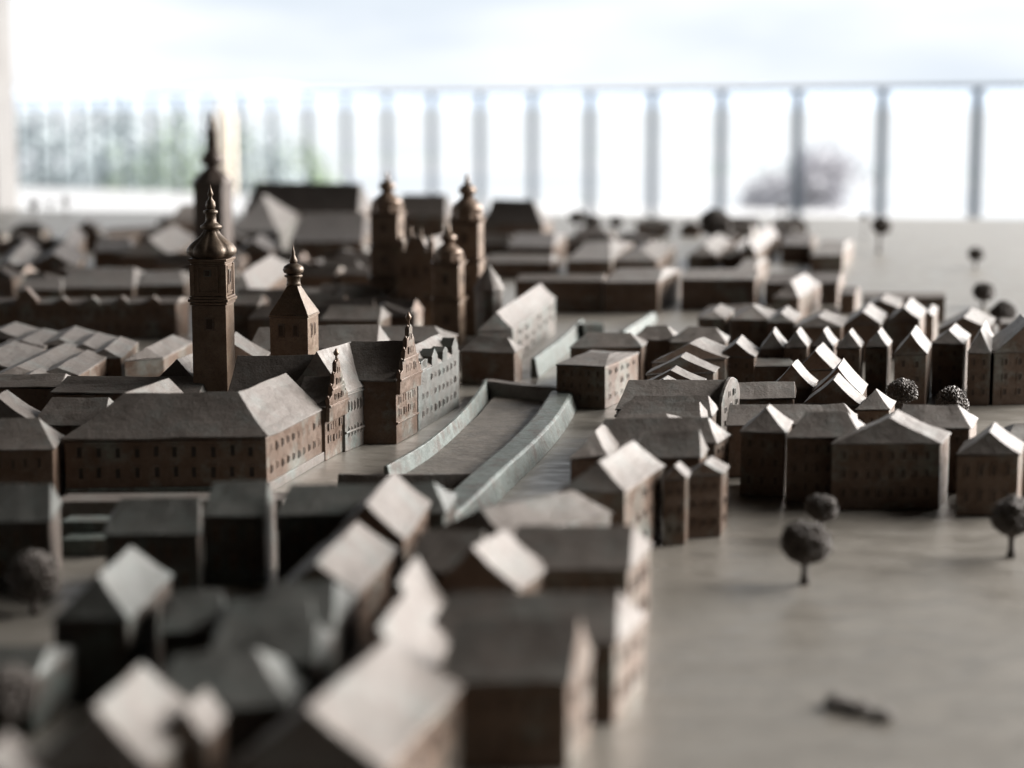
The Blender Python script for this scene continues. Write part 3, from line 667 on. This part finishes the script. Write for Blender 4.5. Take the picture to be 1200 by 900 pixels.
# centre foreground
GF = 'blurred houses in the foreground'
H('blurred house with broad pale flat roof before the bright slope', (512, 622), (590, 630), (716, 602), .046, .060, 'y', (.1, .05), None, (2, 4), GF, wall='bronze_pale')
H('blurred dark roof house right of the white cross gable', (590, 668), (736, 668), (762, 640), .045, .064, 'x', (0, .05), (2, 6), (2, 3), GF)
H('blurred small house with leaning white slope before the broad pale roof', (500, 692), (606, 692), (642, 665), .045, .068, 'y', (0, 0), None, None, GF)
H('blurred dark roofed house left of the leaning white slope', (470, 672), (560, 672), (575, 650), .040, .060, 'x', (.2, 0), None, None, GF)
H('blurred large dark roof with white lit end, second from the front edge', (492, 756), (720, 756), (755, 722), .040, .060, 'x', (.05, .06), (2, 7), (2, 3), GF)
H('blurred dark house with lit right end at the bottom centre', (516, 803), (666, 801), (693, 766), .041, .066, 'x', (.02, 0), (2, 5), (2, 2), GF)
H('nearest house with the largest bright roof slope at bottom centre', (262, 905), (450, 902), (541, 806), .040, .064, 'y', (.05, 0), None, (2, 4), GF)
H('blurred bright roof step behind the largest bright slope', (388, 812), (500, 800), (528, 752), .040, .068, 'y', (0, 0), None, None, GF)
H('blurred small bright roof step at the back of the front row', (432, 742), (502, 738), (522, 706), .040, .066, 'y', (0, 0), None, None, GF)
# street row left of centre
H('bright square roof at the far end of the slanting street row', (386, 633), (473, 633), (503, 591), .050, .072, 'y', (0, 0), None, (3, 3), GF)
H('pale double roof, second from the far end of the slanting street row', (322, 697), (420, 697), (464, 644), .049, .066, 'y', (0, 0), None, (3, 4), GF)
H('dark gable with thin bright edge, third in the slanting street row', (300, 737), (390, 736), (418, 700), .048, .064, 'x', (.05, .12), None, None, GF, wall='wall_green', roof='roof_green')
H('dark gable with greenish end wall, nearest in the slanting street row', (285, 780), (370, 780), (392, 745), .048, .062, 'x', (.05, .10), None, None, GF, wall='wall_green', roof='roof_green')
H('blurred long dark house between the slanting street row and the moat', (324, 606), (520, 602), (534, 582), .045, .060, 'x', (.03, .10), (2, 9), None, GF, wall='wall_green', roof='roof_green')
H('blurred house with reddish wall and pale green edge below the castle hall', (238, 607), (309, 606), (323, 584), .043, .061, 'x', (.05, 0), (2, 3), None, GF, wall='wall_green', roof='roof_green')
H('blurred hip roofed house left of the reddish wall', (122, 628), (233, 627), (238, 603), .040, .058, 'x', (.15, 0), (2, 5), None, GF, wall='wall_green', roof='roof_green')
H('blurred house with pale green lit edge at the left picture edge', (-40, 613), (58, 612), (70, 590), .043, .062, 'x', (0, .02), (2, 4), None, GF, wall='wall_green', roof='roof_green')
H('small house with bright diamond roof in the dark left foreground', (62, 728), (150, 728), (201, 676), .042, .062, 'y', (.18, .1), None, None, GF, wall='wall_green', roof='roof_green')
H('dark roof right of the bright diamond roof', (188, 742), (262, 740), (262, 704), .036, .050, 'x', (.2, .02), None, None, GF, wall='wall_green', roof='roof_green')
H('broad dark roof between the diamond roof and the slanting street row', (246, 768), (368, 764), (370, 716), .042, .060, 'x', (.15, .03), None, None, GF, wall='wall_green', roof='roof_green')
H('dark house with blurred bright facet at its right end', (165, 842), (336, 828), (370, 784), .040, .060, 'x', (.1, .32), None, None, GF, wall='wall_green', roof='roof_green')
H('nearest bright pinkish roof slope in the left bottom corner area', (30, 905), (178, 902), (240, 838), .040, .064, 'y', (.12, .05), None, None, GF)
H('blurred small pale roof between the pinkish slope and the dark house', (196, 872), (242, 868), (264, 842), .040, .054, 'y', (0, 0), None, None, GF)
H('blurred pale roof corner at the very bottom left', (-80, 945), (42, 942), (70, 905), .036, .054, 'y', (.1, 0), None, None, GF)
H('dark low house in the black shade at the left bottom', (-60, 800), (38, 800), .06, .026, .036, 'x', (.1, .1), None, None, GF, wall='wall_green', roof='roof_green')

# ------------------------------------------------------------------ old town left of the castle
GL = 'roofs of the old town left of the castle'
H('brown windowed house with hipped roof at the left edge beside the castle hall', (-95, 530), (62, 527), (74, 512), .042, .062, 'x', (0, .14), (2, 9), None, GL)
H('white steep slope behind the hipped house at the left edge', (-45, 496), (36, 496), (50, 486), .044, .066, 'y', (.1, .1), None, None, GL)
H('dark sunken roof between the left edge house and the castle hall', (36, 500), (120, 500), .06, .040, .060, 'x', (.1, .1), None, None, GL)
H('long black roof behind the castle hall, front one', (60, 462), (232, 462), .06, .046, .058, 'x', (.02, .02), None, None, GL)
H('long black roof behind the castle hall at the left edge', (-40, 455), (70, 455), .05, .046, .056, 'x', (0, .05), None, None, GL)
H('dark gabled house leaning against the castle tower on its left', (178, 450), (232, 450), .07, .05, .072, 'y', (.1, 0), None, None, GL)
H('bright steep roof just right of the castle tower', (225, 428), (306, 424), (316, 414), .055, .078, 'y', (0, 0), None, None, GL)
H('long dark castle roof behind the small pyramid tower', (290, 412), (440, 408), .06, .055, .076, 'x', (.02, .02), None, None, GL)
H('dark low roof before the twin towered church', (430, 402), (520, 402), .07, .045, .060, 'x', (.02, .2), None, None, GL)
H('dark rounded roof at the far end of the moat', (540, 412), (603, 414), .05, .035, .050, 'x', (.2, .2), None, None, GL)
H('dark low roof left of the twin towered church', (376, 376), (444, 376), .06, .045, .060, 'x', (.05, .05), None, None, GL)
patch = [
    ('pale roof with dark front at the left edge below the arcaded row', (-30, 398), (26, 398), (46, 386), .052),
    ('long pale roof edge over a dark wall below the arcaded row', (-6, 408), (52, 408), (80, 392), .050),
    ('thin pale slope third from the left below the arcaded row', (44, 406), (92, 406), (112, 390), .050),
    ('thin pale slope fourth from the left below the arcaded row', (72, 413), (120, 413), (138, 396), .050),
    ('pale slope left of the broad white roof below the arcaded row', (100, 420), (142, 420), (162, 402), .051),
    ('broad white sloping roof next to the castle tower', (146, 424), (192, 420), (226, 402), .054),
    ('pinkish roof at the left edge in the patchwork of pale roofs', (-60, 430), (10, 432), (52, 410), .052),
    ('long pale ridge across the patchwork of pale roofs', (-20, 446), (52, 440), (112, 408), .052),
    ('pale flat roof in the middle of the patchwork of pale roofs', (40, 441), (92, 441), (128, 418), .050),
    ('small pale gable roof in front of the patchwork of pale roofs', (14, 448), (52, 448), (68, 438), .050)]
for lb, a, b, c_, r_ in patch:
    H(lb, a, b, c_, .042, r_, 'y', (.05, .05), None, None, GL, roof='bronze_roof')

# long arcaded row with dormers
def arcade(label, A, B, e, r, wd, dorm, wins):
    root, q = house(label, A, B, wd, e, r, 'x', (0, 0), wins, None, None, 'arcaded_building', 'bronze_wall', 'bronze_roof', 'building')
    A_, B_ = q[0], q[1]; d = (B_ - A_).normalized(); nn = Vector((d.y, -d.x, 0)); L = (B_ - A_).length
    for t, wv, hv in dorm:
        m = fl(A_) + d * L * t
        V = [m - d * wv, m + d * wv, m + d * wv, m, m - d * wv]
        V = [v + Vector((0, 0, z)) for v, z in zip(V, (e - .002, e - .002, e + hv * .25, e + hv, e + hv * .25))]
        V = [v + nn * .0016 for v in V] + [v - nn * .02 for v in V]
        Fs = [tuple(range(5)), tuple(range(5, 10))[::-1]] + [(i, (i + 1) % 5, 5 + (i + 1) % 5, 5 + i) for i in range(5)]
        link('dormer', mesh('dormer', V, Fs, 'bronze_wall', None, root.location, .0004, .0003), root)
arcade('long brown arcaded building with pointed dormers left of the castle tower', (-60, 358), (206, 356), .045, .052, .05,
       [(.34, .014, .022), (.50, .009, .010), (.63, .009, .010), (.76, .009, .010), (.90, .009, .010)], (2, 20))
arcade('short brown building right of the castle tower in line with the arcaded one', (236, 358), (302, 357), .045, .056, .05, [], (2, 5))

# ------------------------------------------------------------------ far part of the model
GD = 'blurred houses in the far part of the model'
far = [
    ('pinkish low roof left of the far tan roof', (20, 340), (72, 340), (82, 330), .030, .042, 'x', (.1, .1)),
    ('large tan roof left of the onion dome', (66, 338), (156, 338), (176, 322), .030, .052, 'x', (.05, .1)),
    ('tan roof immediately left of the onion domed tower', (160, 335), (216, 335), (228, 322), .030, .045, 'x', (.05, .2)),
    ('dark gabled house near the left edge of the far model', (34, 312), (90, 312), (100, 298), .035, .056, 'y', (0, 0)),
    ('pale leaning roof near the left edge of the far model', (-10, 318), (28, 318), (48, 292), .035, .052, 'y', (0, 0)),
    ('far house with steep pale right slope left of the dark block', (64, 296), (88, 296), (100, 276), .035, .058, 'y', (0, 0)),
    ('dark block house in the far left of the model', (110, 295), (152, 295), (160, 284), .040, .058, 'x', (0, .1)),
    ('long pale roof before the far spire', (140, 300), (200, 300), (232, 280), .035, .064, 'y', (.1, 0)),
    ('low dark long roof at the far left rim of the city', (108, 277), (206, 270), .10, .030, .042, 'x', (.1, .1)),
    ('dark steep roof immediately left of the far spire', (196, 262), (236, 260), .09, .045, .084, 'x', (.2, .1)),
    ('dark cottage below the white pyramid roof', (276, 296), (318, 296), (326, 286), .035, .056, 'y', (0, 0)),
    ('huge pale roof slope right of the onion domed tower', (258, 352), (298, 350), (346, 312), .034, .066, 'y', (.1, .25)),
    ('blurred low roof before the huge pale slope', (300, 348), (390, 348), .07, .026, .036, 'x', (.1, .1)),
    ('dark house with lit right end under the long far roof', (340, 284), (424, 284), (436, 268), .045, .090, 'x', (.05, .03)),
    ('long dark far roof with lantern bumps right of the far spire', (286, 246), (420, 248), .16, .055, .118, 'x', (.02, .05)),
    ('far dark long roof between the twin towers', (462, 254), (522, 254), .14, .050, .098, 'x', (.02, .1)),
    ('long dark rounded far roof right of the twin towers', (566, 262), (636, 264), .14, .050, .099, 'x', (.05, .25)),
    ('dark house below the long rounded far roof', (594, 290), (648, 290), (664, 276), .040, .056, 'x', (.05, .1)),
    ('low pale roof behind the white roofed hall', (566, 308), (646, 308), .10, .028, .040, 'x', (.05, .05)),
    ('tan sloping roof in the far centre', (664, 306), (716, 306), (742, 284), .034, .052, 'x', (.1, .3)),
    ('white blurred roof right of the tan sloping roof', (720, 306), (770, 306), (792, 288), .030, .046, 'y', (.2, .2)),
    ('dark bush like house under the far tree pair', (672, 276), (712, 276), .08, .030, .045, 'x', (.2, .2)),
    ('brown far house with lit side right of the far centre', (868, 298), (886, 298), (912, 276), .036, .060, 'y', (0, 0)),
    ('dark brown box house at the far right of the city', (915, 288), (950, 288), (957, 276), .034, .044, 'x', (0, 0)),
    ('pale pink far house at the end of the city before the empty plate', (950, 300), (988, 300), (1000, 282), .030, .042, 'x', (.1, .1)),
    ('pale blurred roof among far trees, left one', (806, 300), (840, 300), (858, 282), .026, .044, 'y', (.1, .1)),
    ('pale blurred roof among far trees, right one', (846, 300), (872, 300), (890, 284), .026, .042, 'y', (.1, .1)),
    ('far dark hip roof before the long dark hall on the right', (818, 372), (892, 370), .07, .032, .044, 'x', (.15, .15)),
    ('dark roof with white diamond slope in the far right quarter', (905, 350), (936, 350), (962, 334), .034, .056, 'y', (.2, .2)),
    ('dark long house behind the white diamond slope', (896, 332), (982, 332), (990, 322), .034, .044, 'x', (0, 0)),
    ('small dark house right of the white diamond slope', (984, 346), (1002, 346), (1008, 338), .028, .036, 'x', (0, 0))]
for lb, a, b, c_, e_, r_, ax, hp in far:
    H(lb, a, b, c_, e_, r_, ax, hp, None, None, GD, roof='roof_dark' if 'dark' in lb or 'brown' in lb else 'bronze_roof')
H('far church like building with white pyramid roof right of the far spire', (262, 272), (326, 272), (352, 252), .045, .106, 'y', (.45, .45), None, None, GD, wall='bronze_pale')
H('white roofed hall with tall pale side wall right of the twin towers', (560, 388), (601, 386), (651, 350), .045, .066, 'y', (0, 0), None, (3, 6), GD, name='hall', wall='bronze_pale', cat='hall')
H('long dark hall crossing the far centre of the model', (604, 330), (706, 330), .06, .045, .054, 'x', (0, 0), (2, 12), None, GD, name='hall', cat='hall')
H('brown hall with lit end wall continuing the long dark hall', (708, 331), (771, 331), (798, 316), .045, .057, 'x', (0, .12), (2, 8), (2, 3), GD, name='hall', cat='hall')
H('long dark hall with thin lit end right of the far centre', (798, 328), (885, 328), (894, 316), .045, .052, 'x', (0, 0), (2, 8), (2, 1), GD, name='hall', cat='hall')
H('pale low roof on top edge of the long dark hall at right', (862, 316), (884, 316), (900, 304), .030, .040, 'x', (.1, .1), None, None, GD)

# tightly packed small houses that fill the far quarters
NEAR = [(o.location.copy(), o['label']) for o in COL.objects if o.type == 'EMPTY' and o.get('category') in ('house', 'hall', 'building', 'tower', 'church', 'castle')]
TAKEN = set()
def filler(box, count, emin, emax, group, word):
    u0, v0, u1, v1 = box; n = 0
    for _ in range(count * 80):
        if n >= count: break
        p = P(random.uniform(u0, u1), random.uniform(v0, v1), 0)
        a, b = random.uniform(.045, .085), random.uniform(.035, .055)
        if any((fl(p) - fl(q)).length < R_ * .72 + .5 * min(a, b) for q, R_ in FOOT): continue
        hipped = random.random() < .5
        kind = 'hipped' if hipped else 'gabled'
        for loc, lb in sorted(NEAR, key=lambda t: (t[0] - fl(p)).length)[:3]:
            d = fl(p) - loc
            if abs(d.x) > abs(d.y): side = 'right of' if d.x > 0 else 'left of'
            else: side = 'behind' if d.y > 0 else 'before'
            label = 'small %s %s roof %s the %s' % (word, kind, side, lb)
            if (kind, side, lb) not in TAKEN and len(label.split()) <= 16: break
        else: continue
        TAKEN.add((kind, side, lb))
        e_ = random.uniform(emin, emax); g = GA + random.uniform(-.25, .25)
        gx, gy = Vector((math.cos(g), -math.sin(g), 0)), Vector((math.sin(g), math.cos(g), 0))
        root = empty('house', (p.x, p.y, 0), label, 'house', group)
        q4 = [p + gx * i * a / 2 + gy * j * b / 2 + Vector((0, 0, e_)) for i, j in ((-1, -1), (1, -1), (1, 1), (-1, 1))]
        hp = random.uniform(.15, .28) if hipped else 0
        hbody(root, *q4, e_, e_ + random.uniform(.010, .018), random.choice('xxy'), (hp, hp), 'bronze_wall', random.choice(('roof_dark', 'roof_dark', 'bronze_roof')))
        n += 1
filler((-20, 272, 430, 352), 60, .022, .034, 'small blurred roofs packed in the far left quarter', 'blurred')
filler((570, 272, 960, 312), 34, .018, .028, 'small blurred roofs packed in the far right quarter', 'blurred')
filler((280, 352, 470, 400), 14, .026, .036, 'small dark roofs between castle and church', 'dark')

# low terraces between the left foreground houses
def step(label, A, B, dep, z, mat='verdigris'):
    a, b = P(*A, z), P(*B, z); c_ = (a + b) / 2
    v, f = box_vf(Vector((a.x, a.y, 0)), b - a, GY * dep, Vector((0, 0, z)))
    o = link('terrace_step', mesh('terrace_step', v, f, mat, None, Vector((c_.x, c_.y, 0)), .0006, .0003), None, Vector((c_.x, c_.y, 0)))
    tag(o, label, 'step', 'green steps below the castle hall')
step('lowest green step between the two left foreground houses', (70, 632), (128, 632), .02, .012)
step('middle green step between the two left foreground houses', (70, 611), (128, 611), .02, .020)
step('upper green terrace under the castle hall wall', (60, 588), (330, 586), .03, .022, 'bronze_roof')

# ------------------------------------------------------------------ globe trees
def crown_mesh(R, seed, mat='bronze_tree'):
    bm = bmesh.new(); bmesh.ops.create_icosphere(bm, subdivisions=5, radius=1)
    for v in bm.verts:
        d = v.co.normalized()
        a = mnoise.voronoi(d * 4.6 + Vector((seed, 0, 0)))[0]
        b = mnoise.voronoi(d * 9.5 + Vector((0, seed, 0)))[0]
        k = .86 + .26 * min(a[1] - a[0], .45) + .20 * min(b[1] - b[0], .4) + .13 * mnoise.noise(d * 1.5 + Vector((seed, seed, 0)))
        v.co = d * k * R; v.co.z *= .94
    me = bpy.data.meshes.new('crown'); bm.to_mesh(me); bm.free(); me.materials.append(MAT[mat]); return me
def tree(label, u, v, hgt, dia, group='globe trees of the model', lean=0.0):
    p = P(u, v, 0)
    t = empty('tree', p, label, 'tree', group)
    R = dia / 2; tr = max(dia * .075, .0012)
    link('trunk', mesh('trunk', *lathe(Vector(), [(tr * 1.7, 0), (tr * 1.1, hgt * .15), (tr, hgt - dia * .8), (tr * 1.4, hgt - dia * .6), (tr * .6, hgt - R)], 8), 'bronze_tree', smooth=True), t)
    c_ = link('crown', crown_mesh(R * 1.08, random.uniform(0, 50)), t, Vector((lean, 0, hgt - R)))
    c_.scale = (random.uniform(.94, 1.1), random.uniform(.94, 1.1), random.uniform(.9, 1.06)); c_.rotation_euler = (random.uniform(-.2, .2), random.uniform(-.2, .2), random.uniform(0, 6))
tree('globe tree standing alone on the open square', 943, 684, .041, .0285)
tree('globe tree partly hidden behind the lone tree on the square', 962, 632, .033, .021)
tree('globe tree on the square at the right picture edge', 1185, 653, .042, .028)
tree('sharp round tree before the two pale roof slopes, left of a pair', 1056, 508, .052, .0255)
tree('sharp round tree right of a pair behind the wide gabled house', 1114, 512, .0465, .030)
tree('tiny round tree peeping over the hip roof by the square', 934, 534, .038, .016)
tree('blurred globe tree in the left foreground before the pale green edge', 41, 720, .038, .029)
tree('large blurred globe tree at the left picture edge', 8, 878, .042, .028)
tree('far globe tree nearest the right edge above the big gable', 1175, 388, .040, .032)
tree('far globe tree, middle one of three on the empty plate', 1152, 360, .039, .031)
tree('far globe tree, backmost of three on the empty plate', 1143, 314, .040, .028)
tree('far dark tree at the end of the city row', 982, 312, .030, .022)
tree('far ragged tree on the empty plate behind the city', 1030, 296, .075, .040, lean=.004)
tree('small branch tree beside the far ragged tree', 1012, 280, .060, .016)
tree('big dark blurred tree on the far skyline right of centre', 838, 290, .085, .066)
tree('left one of the dark tree pair behind the far centre', 676, 276, .060, .034)
tree('right one of the dark tree pair behind the far centre', 694, 280, .056, .036)
tree('small dark tree right of the tree pair on the far skyline', 722, 272, .040, .030)
tree('tiny dark tree on the far skyline left of the big dark tree', 785, 280, .038, .018)
tree('tiny tree on the far skyline right of the big dark tree', 916, 262, .050, .018)
tree('tiny dark tree on the far left rim of the plate, left of three', 40, 252, .044, .026)
tree('tiny pale tree on the far left rim of the plate, middle of three', 59, 251, .040, .018)
tree('tiny dark tree on the far left rim of the plate, right of three', 77, 251, .048, .024)
# the small low piece in the near right corner
p = P(1008, 836, 0)
bt = empty('shrub', p, 'small blurred low bronze shrub lying on the plate in the near right corner', 'shrub')
for x, y, r_, sz in ((-.009, .010, .0062, .62), (.001, .001, .0056, .55), (.010, -.009, .0052, .5)):
    c_ = link('clump', crown_mesh(r_, random.uniform(0, 50), 'bronze_roof'), bt, Vector((x, y, r_ * sz * .85))); c_.scale = (1.15, 1.3, sz)
